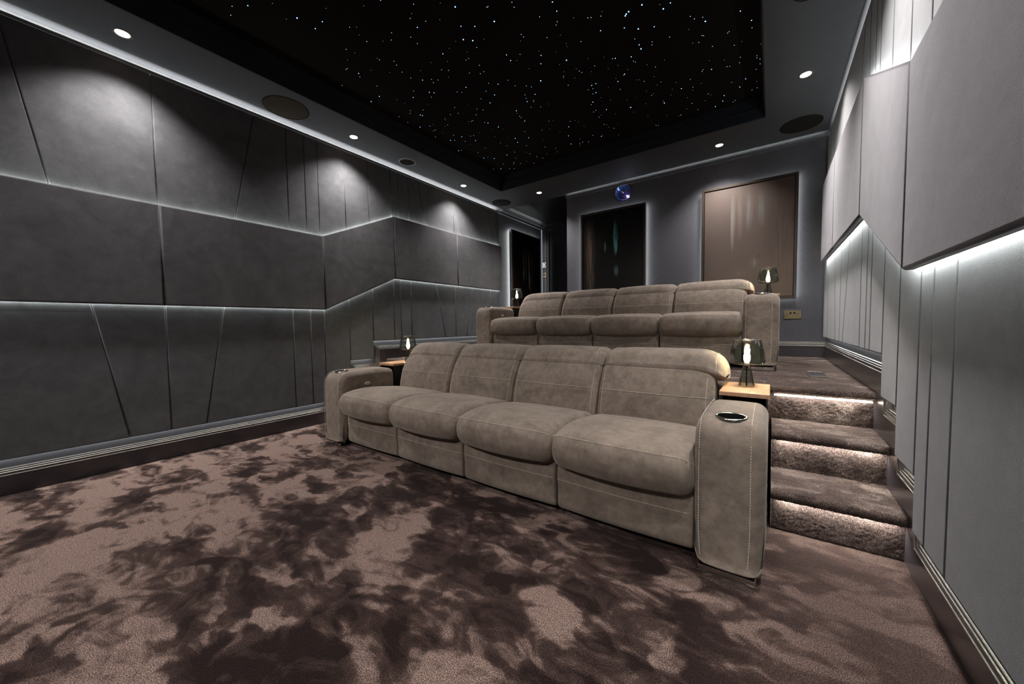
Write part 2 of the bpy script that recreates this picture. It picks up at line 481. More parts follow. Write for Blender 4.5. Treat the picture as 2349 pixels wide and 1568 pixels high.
# ------------------------------------------------------------------ upholstered wall panels
def slab(name, poly, xf, thick, sgn, m, r, gap):
    """polygon in (y,z); face at x = xf, body behind it towards the wall; sgn = +1 left wall, -1 right wall"""
    bm = B()
    back = [bm.verts.new((xf-sgn*thick, y, z)) for y, z in poly]
    front = [bm.verts.new((xf, y, z)) for y, z in poly]
    n = len(poly); F = bm.faces.new(front); bm.faces.new(back[::-1])
    for i in range(n):
        j = (i+1) % n; bm.faces.new([back[i], back[j], front[j], front[i]])
    bmesh.ops.recalc_face_normals(bm, faces=list(bm.faces))
    ed = [e for e in F.edges] + [e for e in bm.edges if len({v in front for v in e.verts}) == 2 and False]
    res = bmesh.ops.bevel(bm, geom=ed, offset=r, segments=4, profile=.5, affect='EDGES')
    for f in res['faces']: f.smooth = True
    o = obj(name, bm, m)
    w = min(max(p[0] for p in poly)-min(p[0] for p in poly), .2)
    q = inset(poly, .32*w); a = xf-sgn*thick; b2 = a-sgn*gap
    bm = B(); A = [bm.verts.new((a, y, z)) for y, z in q]; Z = [bm.verts.new((b2, y, z)) for y, z in q]
    bm.faces.new(A); bm.faces.new(Z[::-1])
    for i in range(len(q)):
        j = (i+1) % len(q); bm.faces.new([A[i], A[j], Z[j], Z[i]])
    bmesh.ops.recalc_face_normals(bm, faces=list(bm.faces)); obj('mounting_batten', bm, M_black, o)
    return o

def inset(poly, g):
    out = []; n = len(poly)
    A = sum(poly[i][0]*poly[(i+1) % n][1]-poly[(i+1) % n][0]*poly[i][1] for i in range(n)); s = 1 if A > 0 else -1
    for i in range(n):
        p0, p1, p2 = Vector(poly[i-1]), Vector(poly[i]), Vector(poly[(i+1) % n])
        d1, d2 = (p1-p0).normalized(), (p2-p1).normalized()
        n1, n2 = Vector((-d1.y, d1.x))*s, Vector((-d2.y, d2.x))*s
        b = (n1+n2); b = b/max(.3, b.dot(n1)); out.append(tuple(p1+b*g))
    return out

BEND = (1.93, 2.79)
def bandz(y, lo, hi):
    if y <= BEND[0]: return lo
    if y >= BEND[1]: return hi
    return lo+(hi-lo)*(y-BEND[0])/(BEND[1]-BEND[0])
bt = lambda y: bandz(y, 1.928, 2.324)
bb = lambda y: bandz(y, 1.180, 1.578)
BL, BR, PLf, PRf = -3.717, .388, -3.76, .433

def ordinal(i):
    return ['first','second','third','fourth','fifth','sixth','seventh','eighth','ninth','tenth','eleventh','twelfth','thirteenth','fourteenth','fifteenth','sixteenth','seventeenth','eighteenth','nineteenth','twentieth','twenty-first'][i]

def cut_y(c, z):
    (y1, z1), (y2, z2) = c
    return y1+(y2-y1)*(z-z1)/(z2-z1)

V = lambda y: ((y, 3), (y, 0))
lowL = [V(-2.25), V(-1.3), V(-.75), V(-.15), ((.354, 1.17), (.499, .222)), V(.722), ((1.085, 1.16), (.936, .227)), V(1.628), V(1.793), V(1.93), V(2.206), V(2.497), V(2.789), V(2.891), V(3.053), ((3.485, 1.575), (3.645, .844)), V(3.859), ((4.234, 1.571), (4.085, .842)), V(4.671), V(4.82), V(4.915)]
upL = [V(-2.25), V(-1.3), V(-.75), ((.07, 2.812), (.207, 1.944)), V(.714), ((1.362, 2.838), (1.2, 1.947)), V(1.627), V(1.789), V(1.918), V(2.203), V(2.485), V(2.78), V(2.889), V(3.048), ((3.21, 2.865), (3.308, 2.348)), V(3.854), ((4.494, 2.863), (4.399, 2.349)), V(4.664), V(4.85), V(4.927)]
lowR = [V(-2.25), V(-1.3), V(-.75), V(-.1), V(.6), V(1.597), V(1.778), V(1.906), V(2.165), V(2.432), V(2.706), V(2.82), V(2.987), ((3.408, 1.572), (3.62, .84)), V(3.775), ((4.133, 1.558), (3.99, .84)), V(4.525), V(4.78), V(4.85)]
upR = [V(-2.25), V(-1.3), V(-.75), V(.1), V(.7), ((1.3, 2.83), (1.18, 1.93)), V(1.6), V(1.77), V(1.9), V(2.138), V(2.42), V(2.665), V(2.775), V(2.932), ((3.085, 2.79), (3.17, 2.478)), V(3.75), ((4.386, 2.782), (4.33, 2.4)), V(4.55), V(4.78), V(4.85)]

def row(side, which, cuts):
    sgn = 1 if side == 'left' else -1
    xf = PLf if side == 'left' else PRf
    m = M_left if side == 'left' else M_right
    total = len(cuts)-1
    for i in range(total):
        a, b = cuts[i], cuts[i+1]
        ym = (cut_y(a, 1.5)+cut_y(b, 1.5))/2
        if which == 'lower':
            e = .045
            if side == 'left': s = (2.0, 2.3, 2.5, 2.2)
            zb = .222
            st = (1.93, 2.206, 2.495) if side == 'left' else (1.906, 2.165, 2.432)
            for k, y in enumerate(st):
                if ym > y: zb = .222+.2037*(k+1)
            zt_a = bb(cut_y(a, 1.4))+e; zt_b = bb(cut_y(b, 1.4))+e
            poly = [(cut_y(a, zb), zb), (cut_y(b, zb), zb), (cut_y(b, zt_b), zt_b), (cut_y(a, zt_a), zt_a)]
        else:
            zt = 2.884 if side == 'left' else 2.825
            e = .045
            za, zb2 = bt(cut_y(a, 2.1))-e, bt(cut_y(b, 2.1))-e
            poly = [(cut_y(a, za), za), (cut_y(b, zb2), zb2), (cut_y(b, zt), zt), (cut_y(a, zt), zt)]
        o = slab('upholstered_panel', inset(poly, .0012), xf, .032, sgn, m, .008, abs(xf-(WL if side == 'left' else WR))-.0321)
        w = abs(cut_y(b, 1.5)-cut_y(a, 1.5))
        size = 'very narrow' if w < .17 else 'narrow' if w < .3 else 'wide'
        slant = ' slanted' if a[0][0] != a[1][0] or b[0][0] != b[1][0] else ''
        lab = '%s%s grey fabric panel, %s row, %s wall, %s from back' % (size, slant, which, side, ordinal(total-1-i))
        tag(o, lab, 'wall panel', 'grey fabric panels in the %s row of the %s wall' % (which, side))
for sd, wh, cu in (('left', 'lower', lowL), ('left', 'upper', upL), ('right', 'lower', lowR), ('right', 'upper', upR)): row(sd, wh, cu)

def band(side, ys):
    sgn = 1 if side == 'left' else -1; xf = BL if side == 'left' else BR
    n = len(ys)-1
    for i in range(n):
        a, b = ys[i], ys[i+1]
        poly = [(a, bb(a)), (b, bb(b)), (b, bt(b)), (a, bt(a))]
        o = slab('raised_band_panel', inset(poly, .0008), xf, .030, sgn, M_band, .012, (.0128 if side == 'left' else .0148))
        # batten that holds the panel off the wall; the LED tape sits behind its edge
        tilt = 'kinked rising' if (a, b) == BEND else 'large level'
        tag(o, '%s thick grey panel of the raised middle band, %s wall, %s from back' % (tilt, side, ordinal(n-1-i)),
            'wall panel', 'raised middle band of the %s wall' % side)
band('left', [-2.25, -1.0, -.12, .714, 1.93, 2.79, 3.876, 4.94])
band('right', [-2.25, -1.0, .0, 1.0, 1.93, 2.79, 3.879, 4.70])

for side in ('left', 'right'):
    sgn = 1 if side == 'left' else -1
    xs = (PLf if side == 'left' else PRf) + sgn*.006
    end = 4.92 if side == 'left' else 4.68
    for fn, up, pw in ((bt, 1, .9), (bb, -1, .62)):
        P = [(-2.2, fn(-2.2)), (BEND[0], fn(BEND[0])), (BEND[1], fn(BEND[1])), (end, fn(end))]
        for (y0, z0), (y1, z1) in zip(P, P[1:]):
            d = Vector((0, y1-y0, z1-z0)).normalized(); nrm = Vector((0, -d.z, d.y))*up
            off = nrm*(-.010)
            k = pw*(1.9 if side == 'right' and up < 0 else 1)
            strip('band_led', Vector((xs, y0, z0))+off, Vector((xs, y1, z1))+off, nrm, .009, k)
    # strip behind the lower edge of the lower panels, washing the skirting
    xw = WL+.012 if side == 'left' else WR-.012
    st = (1.93, 2.206, 2.495) if side == 'left' else (1.906, 2.165, 2.432)
    P = [-2.2, *st, 4.9 if side == 'left' else 4.84]
    for k in range(4):
        strip('skirting_led', (xw, P[k]+.01, .24+.2037*k), (xw, P[k+1]-.01, .24+.2037*k), (0, 0, -1), .012, .5)

# ------------------------------------------------------------------ stepped skirting
def skirting(name, side, path, xw, sgn):
    """path of the moulding's upper edge in (y,z) going towards the back wall"""
    prof = [(0, 0), (0, .007), (.002, .0105), (.005, .0115), (.008, .010), (.0095, .006), (.0105, .006), (.0115, .0125), (.0135, .0155), (.0165, .016), (.019, .014), (.0205, .0095), (.0215, .0095), (.0225, .0165), (.0245, .0195), (.0275, .0195), (.030, .016), (.033, .0135), (.040, .0145), (.0405, .021), (.042, .0235), (.045, .0235), (.047, .0205)]
    n = len(path); nor = []
    for i in range(n):
        ds = []
        if i > 0: ds.append((Vector(path[i])-Vector(path[i-1])).normalized())
        if i < n-1: ds.append((Vector(path[i+1])-Vector(path[i])).normalized())
        ns = [Vector((d.y, -d.x)) for d in ds]
        b = ns[0] if len(ns) == 1 else (ns[0]+ns[1])
        b = b/b.dot(ns[0]); nor.append(b)
    bm = B(); rows = []
    for p, m in zip(path, nor):
        rows.append([bm.verts.new((xw+sgn*h, p[0]+m.x*d, p[1]+m.y*d)) for d, h in prof])
    for a, b in zip(rows, rows[1:]):
        for k in range(len(prof)-1): bm.faces.new([a[k], b[k], b[k+1], a[k+1]])
    # plain board below, one quad strip down to each floor level
    for i in range(n-1):
        a = (path[i][0]+nor[i].x*.047, path[i][1]+nor[i].y*.047); b = (path[i+1][0]+nor[i+1].x*.047, path[i+1][1]+nor[i+1].y*.047)
        if abs(b[0]-a[0]) > 1e-4:
            vs = [bm.verts.new((xw+sgn*.021, *q)) for q in (a, b, (b[0], 0), (a[0], 0))]
            f = bm.faces.new(vs); f.material_index = 1
    bmesh.ops.recalc_face_normals(bm, faces=list(bm.faces))
    return struct(name, bm, [M_ridge, M_skirt])
h = .163; s = .2037; g = .05
pl = [(YF, h), (1.93+g, h), (1.93+g, h+s), (2.206+g, h+s), (2.206+g, h+2*s), (2.497+g, h+2*s), (2.497+g, h+3*s), (4.98, h+3*s)]
skirting('baseboard_left', 'left', pl[:-1]+[(YA, h+3*s)], WL, 1)
pr = [(YF, h), (1.906+g, h), (1.906+g, h+s), (2.165+g, h+s), (2.165+g, h+2*s), (2.432+g, h+2*s), (2.432+g, h+3*s), (YB-.0, h+3*s)]
skirting('baseboard_right', 'right', pr, WR, -1)
# back wall skirting: same moulding along x
bm = B(); prof = [(0, 0), (0, .007), (.002, .0105), (.005, .0115), (.008, .010), (.0095, .006), (.0105, .006), (.0115, .0125), (.0135, .0155), (.0165, .016), (.019, .014), (.0205, .0095), (.0215, .0095), (.0225, .0165), (.0245, .0195), (.0275, .0195), (.030, .016), (.033, .0135), (.040, .0145), (.0405, .021), (.042, .0235), (.045, .0235), (.047, .0205), (.163, .021)]
ra = [bm.verts.new((-2.551, YB-q, ZP+h-d)) for d, q in prof]; rb = [bm.verts.new((WR, YB-q, ZP+h-d)) for d, q in prof]
for k in range(len(prof)-1):
    f = bm.faces.new([ra[k], ra[k+1], rb[k+1], rb[k]]); f.material_index = 1 if k == len(prof)-2 else 0
struct('baseboard_back', bm, [M_ridge, M_skirt])
# ------------------------------------------------------------------ sofas (local frame: y = 0 is the front of the arms, z = 0 the floor)
def side_curve(P, n=5): return [tuple(v) for v in catmull(P, n)]

def make_sofa(name, label, X, widths, head, loc):
    """X: outer x, inner x of left arm ... ; widths: the seat boundaries"""
    t = thing(name, label, 'sofa', loc, 'four seat reclining sofas')
    xl0, xl1, xr0, xr1 = X
    # --- arms
    armP = [(.008, .038), (0, .07), (0, .18), (0, .30), (.0, .47), (.009, .548), (.04, .595), (.09, .613), (.25, .617), (.42, .614), (.50, .606), (.532, .58), (.54, .50), (.54, .30), (.54, .07), (.53, .036), (.27, .030)]
    prof = side_curve(armP, 5)
    for side, (a, b) in (('left', (xl0, xl1)), ('right', (xr0, xr1))):
        cx = (a+b)/2
        def df(x, u, y, z, cx=cx, a=a, b=b):
            k = max(0, (.22-z)/.22); xx = cx+(x-cx)*(1-.16*k*k)
            zz = z+.004*(1-u*u)*(z > .5)
            yy = y-.008*(1-u*u) if y < .05 else y
            return (xx, yy, zz)
        bm = B(); loft(bm, prof, a, b, .05, df, 6, 7)
        arm = obj('armrest', bm, M_sofa, t)
        # contrast stitching near both edges, up the front and over the top
        bm = B()
        for xs, u in ((a+.028, 0), (b-.028, 0)) if side == 'left' else ((a+.022, 0), (b-.05, 0)):
            line = catmull([(-.0065, .07), (-.0065, .30), (-.0055, .46), (.004, .545), (.034, .594), (.088, .6145), (.25, .6195), (.42, .617), (.50, .609)], 6, False)
            k = lambda z: max(0, (.22-z)/.22)
            pts = [(cx+(xs-cx)*(1-.16*k(z)**2), y-.0005, z+.001) for y, z in line]
            stitches(bm, pts, .008, .003, .0012)
            obj('stitching', bm, M_thread, arm); bm = B()
        bm.free()
        # chrome foot rail
        bm = B(); bbox(bm, a+.02, b-.03, -.003, .010, .006, .028, .002)
        bbox(bm, a+.02, b-.03, -.006, .03, .0, .005, .001)
        bbox(bm, (a if side == 'left' else b)+(.016 if side == 'left' else -.032), (a if side == 'left' else b)+(.02 if side == 'left' else -.028), -.001, .03, .0, .05, .001)
        f = obj('foot_rail', bm, M_chrome, t); f['label'] = 'chrome foot rail under the arm'
        bm = B(); box(bm, a+.03, b-.04, .03, .5, .0, .06); obj('plinth', bm, M_black, t)
        # cup holder
        bm = B(); M = Matrix.Translation((cx, .100, .6165)) @ Matrix.Rotation(math.radians(1.5), 4, 'X')
        lathe(bm, [(.057, -.004), (.057, .004), (.054, .006), (.050, .0055), (.048, .003), (.048, -.004)], 48, M)
        ch = obj('cup_holder', bm, M_chrome, arm); ch['label'] = 'chrome ringed cup holder'
        bm = B(); lathe(bm, [(.0478, .0035), (.03, .0033), (0, .0033)], 48, M); obj('cup_shade_disc', bm, M_cupshade, ch)  # flat black disc painted in for the shaded depth of the cup
        # control button on the inner face
        xf = b+.001 if side == 'left' else a-.001; sg = 1 if side == 'left' else -1
        M = Matrix.Translation((xf, .25, .505)) @ Matrix.Rotation(sg*PI/2, 4, 'Y') @ Matrix.Diagonal((.62, 1.15, 1, 1))
        bm = B(); lathe(bm, [(.026, -.004), (.026, .002), (.022, .004), (0, .004)], 28, M)
        lathe(bm, [(.008, .004), (.008, .0055), (0, .0055)], 14, M @ Matrix.Translation((0, .011, 0))); lathe(bm, [(.008, .004), (.008, .0055), (0, .0055)], 14, M @ Matrix.Translation((0, -.011, 0)))
        bt_ = obj('control_button', bm, M_button, arm); bt_['label'] = 'oval beige recliner control'
    # side pocket seam on the right arm
    bm = B(); tube(bm, [(xr1-.0495+.05*math.sin(k/8*PI/2), .012+.25*k/8-.0*k, .31-.012*math.sin(k/8*PI)) for k in range(9)], .0016, 5)
    obj('piping', bm, M_black, t)
    # --- carcass
    bm = B(); box(bm, xl1-.02, xr0+.02, .10, .96, .03, .26); obj('base_frame', bm, M_black, t)
    bm = B(); bbox(bm, xl1-.0, xr0+.0, .90, .97, .04, .62, .02, 3); obj('back_panel', bm, M_sofa, t)
    # --- four seats
    seatP = [(.66, .27), (.10, .262), (.035, .268), (-.025, .292), (-.055, .335), (-.062, .385), (-.045, .430), (-.012, .455), (.08, .472), (.22, .476), (.40, .458), (.58, .428), (.66, .36)]
    sprof = side_curve(seatP, 5)
    fpP = [(.052, .055), (.050, .15), (.046, .20), (.052, .262), (.09, .262), (.09, .055)]
    lumbP = [(.575, .36), (.572, .43), (.584, .50), (.606, .58), (.640, .655), (.676, .712), (.700, .730), (.78, .72), (.86, .62), (.88, .48), (.86, .36), (.7, .35)]
    headP = [(.692, .724), (.708, .752), (.745, .795), (.805, .820), (.885, .822), (.965, .800), (1.02, .745), (1.035, .70), (1.01, .66), (.96, .648), (.90, .650), (.84, .658), (.78, .672), (.72, .698)]
    if head != 1:
        sc = lambda P: [(y, z if z < .45 else .45+(z-.45)*head) for y, z in P]
        lumbP = sc(lumbP); headP = sc(headP)
    for i in range(4):
        a, b = widths[i]+.0015, widths[i+1]-.0015; cx = (a+b)/2; hw = (b-a)/2
        def ds(x, u, y, z):
            w = 1-u*u
            f = max(0, min(1, (.25-y)/.25))
            yy = y + f*(.028-.036*w)
            zz = z + (.010*w if z > .4 else (-.004*w if z < .3 else 0))
            xx = x
            return (xx, yy, zz)
        bm = B(); loft(bm, sprof, a, b, .055, ds, 12, 8)
        st = obj('seat_cushion', bm, M_sofa, t)
        bm = B(); pts = []
        for k in range(25):
            u = -.965+1.93*k/24; x = cx+u*hw
            e = abs(u); drop = 0 if e < .86 else (e-.86)*.09
            q = ds(x, u, -.0335+drop*.7, .4455-drop); pts.append((q[0], q[1]-.0012, q[2]+.0016))
        stitches(bm, pts, .008, .003, .0012); obj('stitching', bm, M_thread, st)
        # leg-rest panel
        def dp(x, u, y, z): return (x, y-.012*(1-u*u)*(y < .07), z)
        bm = B(); loft(bm, side_curve(fpP, 4), a+.004, b-.004, .014, dp, 8, 4)
        fp = obj('legrest_panel', bm, M_sofa, t)
        bm = B(); pts = []
        for k in range(21):
            u = -.97+1.94*k/20; q = dp(cx+u*hw, u, .0455, .198); pts.append((q[0], q[1]-.001, q[2]))
        stitches(bm, pts, .008, .003, .0012); obj('stitching', bm, M_thread, fp)
        # backrest
        def corner(u, z):
            s_ = -u if i == 0 else (u if i == 3 else -1)
            q = max(0, (s_-.62)/.38); return z-.050*q*q*max(0, min(1, (z-.655)/.11))
        def db(x, u, y, z):
            w = 1-u*u
            return (x, y-.020*w*(y < .72), corner(u, z))
        bm = B(); loft(bm, side_curve(lumbP, 5), a, b, .036, db, 20, 7)
        bk = obj('backrest', bm, M_sofa, t)
        bm = B(); pts = []
        hz = lambda z: z if z < .45 else .45+(z-.45)*head
        for k in range(25):
            u = -.94+1.88*k/24; zz = .588; yy = .608
            q = db(cx+u*hw, u, yy, hz(zz)); pts.append((q[0], q[1]-.0006, q[2]+.0005))
        stitches(bm, pts, .008, .003, .0012)
        for xs in (a+.034, b-.034):
            u = (xs-cx)/hw
            obj('stitching', bm, M_thread, bk); bm = B()
            pts = [db(xs, u, y-.001, hz(z)) for y, z in ((.573, .44), (.584, .50), (.606, .58), (.640, .655), (.674, .708))]
            stitches(bm, pts, .008, .003, .0011)
        obj('stitching', bm, M_thread, bk)
        # head roll, the outer ones overhang the arms
        aa = a-(.012 if i == 0 else 0); bb_ = b+(.05 if i == 3 else 0)
        cx2 = (aa+bb_)/2; hw2 = (bb_-aa)/2
        def dh(x, u, y, z): return (x, y-.020*(1-u*u)*max(0, min(1, (.86-y)/.1)), corner(u, z+(.018*(1-u**4) if z > .73 else 0)))
        bm = B(); loft(bm, side_curve(headP, 5), aa, bb_, .038, dh, 24, 8)
        hd = obj('headrest', bm, M_sofa, t)
        bm = B()
        for xs in (aa+.05, bb_-.05):
            u = (xs-cx2)/hw2
            line = catmull([(y, hz(z)) for y, z in ((.694, .728), (.708, .755), (.744, .798), (.805, .823), (.885, .825), (.965, .803), (1.02, .75))], 5, False)
            stitches(bm, [(p[0], p[1]-.0008, p[2]+.0012) for p in [dh(xs, u, y, z) for y, z in line]], .008, .003, .0011)
            obj('stitching', bm, M_thread, hd); bm = B()
        bm.free()
    return t

make_sofa('recliner_sofa', 'taupe suede four seat reclining sofa on the lower floor in the foreground',
          (-3.165, -2.885, -.247, -.002), (-2.885, -2.225, -1.563, -.902, -.245), 1, (0, 1.592, 0))
make_sofa('recliner_sofa', 'taupe suede four seat reclining sofa on the raised platform in front of the framed pictures',
          (-3.08, -2.83, -.19, .055), (-2.83, -2.17, -1.51, -.85, -.19), .95, (0, 3.505, ZP))

# ------------------------------------------------------------------ side tables and lamps
def make_table(x0, x1, y0, y1, zf, lab, outer):
    t = thing('side_table', lab, 'side table', ((x0+x1)/2, (y0+y1)/2, zf), 'side tables behind the sofa arms')
    cx, cy = (x0+x1)/2, (y0+y1)/2; hx, hy = (x1-x0)/2, (y1-y0)/2
    bm = B(); bbox(bm, -hx, hx, -hy, hy, .620, .642, .0025, 2); obj('table_top', bm, M_wood, t)
    for s in (-1, 1):
        bm = B(); bbox(bm, s*(hx-.012)-.004, s*(hx-.012)+.004, -hy+.012, hy-.012, .0, .6195, .0015, 1)
        g = obj('side_panel', bm, M_black if s == -outer else M_tabglass, t)
    bm = B(); bbox(bm, -hx+.017, hx-.017, -hy+.02, hy-.02, .0, .012, .002, 1); obj('base_plate', bm, M_black, t)
    bm = B(); bbox(bm, -hx+.017, hx-.017, hy-.03, hy-.02, .013, .6195, .001, 1); obj('rear_panel', bm, M_black, t)
M_tabglass = plain('smoked_black_glass', (.02, .02, .02), .06, coat=.5)
E_bulb = emit('glowing_filament', (1, .80, .52), 260, False)
E_bulb2 = emit('glowing_bulb_tip', (1, .86, .62), 30, False)

def make_lamp(x, y, z, lab, power):
    t = thing('table_lamp', lab, 'lamp', (x, y, z), 'smoked glass table lamps')
    # blown glass: cone foot swelling into a drum shade
    base = [(.0385, .0), (.040, .003), (.0375, .012), (.030, .055), (.022, .095), (.0185, .114)]
    bm = B(); lathe(bm, base + [(r-.0015, zz) for r, zz in base[::-1]], 40, closed=True); obj('lamp_foot', bm, M_smoky, t)
    sh = [(.0185, .114), (.040, .117), (.068, .121), (.082, .128), (.087, .140), (.0855, .155), (.078, .200), (.0655, .258)]
    bm = B(); lathe(bm, sh + [(r-.0014, zz+.0006) for r, zz in sh[::-1]], 48, closed=True); g = obj('lamp_shade', bm, M_smoky, t)
    bm = B(); lathe(bm, [(.0658+.0012*math.cos(a*PI/4), .259+.0012*math.sin(a*PI/4)) for a in range(8)], 48, closed=True); obj('shade_rim', bm, M_chrome, g)
    bm = B(); lathe(bm, [(0, .0), (.004, .0), (.004, .100), (.010, .106), (.0115, .112), (.0115, .128), (0, .128)], 20); obj('lamp_holder', bm, M_black, t)
    bm = B(); lathe(bm, [(.012, .128), (.0175, .150), (.019, .168), (.016, .190), (.009, .215), (.003, .232), (0, .234)], 24); bu = obj('light_bulb', bm, M_bulbglass, t)
    bm = B(); lathe(bm, [(0, .129), (.0105, .134), (.0155, .150), (.0155, .166), (.009, .186), (0, .194)], 16); f = obj('filament', bm, E_bulb, bu); f['label'] = 'brightly glowing filament cluster'
    bm = B(); lathe(bm, [(0, .196), (.0045, .203), (.004, .214), (0, .228)], 12); obj('bulb_tip', bm, E_bulb2, bu)
    l = bpy.data.lights.new('lamp_light', 'POINT'); l.energy = power; l.color = (1, .84, .62); l.shadow_soft_size = .012
    o = bpy.data.objects.new('lamp_light', l); C.objects.link(o); o.parent = t; o.location = (0, 0, .176)

make_table(-.215, .002, 2.152, 2.522, 0, 'slim wooden topped side table behind the right arm of the front sofa', 1)
make_table(-3.165, -2.94, 2.152, 2.522, 0, 'slim wooden topped side table behind the left arm of the front sofa', -1)
make_table(-.155, .062, 4.065, 4.435, ZP, 'slim wooden topped side table behind the right arm of the rear sofa', 1)
make_table(-3.10, -2.875, 4.065, 4.435, ZP, 'slim wooden topped side table behind the left arm of the rear sofa', -1)
ZT = .642
make_lamp(-.106, 2.405, ZT, 'lit smoked glass table lamp beside the stairs, right of the front sofa', 32)
make_lamp(-3.03, 2.405, ZT, 'lit smoked glass table lamp behind the left arm of the front sofa', 32)
make_lamp(-.03, 4.315, ZP+ZT, 'lit smoked glass table lamp in front of the large brown picture', 32)
make_lamp(-2.985, 4.315, ZP+ZT, 'lit smoked glass table lamp left of the rear sofa by the dark tall picture', 32)

# ------------------------------------------------------------------ framed light-box pictures
def art_mat(name, kind):
    m, nt, b = newmat(name)
    tc = nt.nodes.new('ShaderNodeTexCoord'); sx = nt.nodes.new('ShaderNodeSeparateXYZ'); nt.links.new(tc.outputs['UV'], sx.inputs[0])
    def gauss(cu, cv, wu, wv, wob=0):
        # soft elongated blot: 1 inside, falling off
        n = noise(nt, 7, 3, .6, .5, tc.outputs['UV'])
        def ax(src, c, w):
            a = nt.nodes.new('ShaderNodeMath'); a.operation = 'SUBTRACT'; nt.links.new(src, a.inputs[0]); a.inputs[1].default_value = c
            d = nt.nodes.new('ShaderNodeMath'); d.operation = 'DIVIDE'; nt.links.new(a.outputs[0], d.inputs[0]); d.inputs[1].default_value = w
            p = nt.nodes.new('ShaderNodeMath'); p.operation = 'MULTIPLY'; nt.links.new(d.outputs[0], p.inputs[0]); nt.links.new(d.outputs[0], p.inputs[1])
            return p.outputs[0]
        s = nt.nodes.new('ShaderNodeMath'); s.operation = 'ADD'; nt.links.new(ax(sx.outputs['X'], cu, wu), s.inputs[0]); nt.links.new(ax(sx.outputs['Y'], cv, wv), s.inputs[1])
        s2 = nt.nodes.new('ShaderNodeMath'); s2.operation = 'MULTIPLY_ADD'; nt.links.new(n.outputs['Fac'], s2.inputs[0]); s2.inputs[1].default_value = wob; nt.links.new(s.outputs[0], s2.inputs[2])
        e = nt.nodes.new('ShaderNodeMapRange'); e.interpolation_type = 'SMOOTHSTEP'
        e.inputs['From Min'].default_value = 1.2; e.inputs['From Max'].default_value = -.25; nt.links.new(s2.outputs[0], e.inputs['Value'])
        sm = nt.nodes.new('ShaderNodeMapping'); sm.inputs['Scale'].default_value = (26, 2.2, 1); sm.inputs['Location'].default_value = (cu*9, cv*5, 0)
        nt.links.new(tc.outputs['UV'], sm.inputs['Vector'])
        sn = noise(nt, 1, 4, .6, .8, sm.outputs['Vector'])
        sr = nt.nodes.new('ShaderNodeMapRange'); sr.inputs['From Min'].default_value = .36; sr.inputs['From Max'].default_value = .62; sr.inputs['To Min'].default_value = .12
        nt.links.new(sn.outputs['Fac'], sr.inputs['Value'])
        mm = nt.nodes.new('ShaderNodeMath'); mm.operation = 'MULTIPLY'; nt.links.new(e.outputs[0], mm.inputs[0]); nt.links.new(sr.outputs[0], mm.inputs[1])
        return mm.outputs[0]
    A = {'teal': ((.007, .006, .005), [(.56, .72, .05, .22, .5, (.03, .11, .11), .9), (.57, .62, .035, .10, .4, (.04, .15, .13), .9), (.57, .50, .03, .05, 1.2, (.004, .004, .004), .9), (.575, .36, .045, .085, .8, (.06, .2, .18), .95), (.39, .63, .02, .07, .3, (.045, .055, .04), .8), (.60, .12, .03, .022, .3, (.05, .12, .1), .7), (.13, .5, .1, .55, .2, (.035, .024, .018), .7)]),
         'pale_streaks': ((.012, .008, .006), [(.38, .60, .04, .28, .4, (.05, .10, .05), .7), (.47, .62, .05, .3, .8, (.07, .05, .045), .7), (.58, .58, .045, .34, .5, (.10, .075, .07), .8), (.70, .58, .035, .30, .4, (.075, .06, .055), .8), (.60, .42, .06, .16, 1.0, (.27, .2, .185), .9), (.63, .28, .10, .09, 1.6, (.10, .05, .055), .8)]),
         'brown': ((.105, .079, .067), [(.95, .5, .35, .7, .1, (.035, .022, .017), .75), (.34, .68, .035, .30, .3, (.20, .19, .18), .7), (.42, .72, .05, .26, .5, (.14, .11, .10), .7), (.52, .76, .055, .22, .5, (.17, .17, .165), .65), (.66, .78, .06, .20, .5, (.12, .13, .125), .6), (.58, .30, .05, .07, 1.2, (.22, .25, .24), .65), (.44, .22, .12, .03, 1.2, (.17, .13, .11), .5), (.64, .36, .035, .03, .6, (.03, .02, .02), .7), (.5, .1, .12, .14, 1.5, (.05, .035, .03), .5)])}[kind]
    g3 = {'teal': 8, 'pale_streaks': 12, 'brown': 1.7}[kind]  # streaks raised in base colour, standing in for screen reflections on the glass
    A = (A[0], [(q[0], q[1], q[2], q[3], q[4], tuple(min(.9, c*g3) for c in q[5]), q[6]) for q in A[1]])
    col = A[0]
    for cu, cv, wu, wv, wob, c, k in A[1]:
        g = gauss(cu, cv, wu, wv, wob)
        kk = nt.nodes.new('ShaderNodeMath'); kk.operation = 'MULTIPLY'; nt.links.new(g, kk.inputs[0]); kk.inputs[1].default_value = k
        col = mix(nt, kk.outputs[0], col, c)
    nt.links.new(col, b.inputs['Base Color'])
    b.inputs['Roughness'].default_value = .55 if kind == 'brown' else .3
    b.inputs['Specular IOR Level'].default_value = .3
    return m

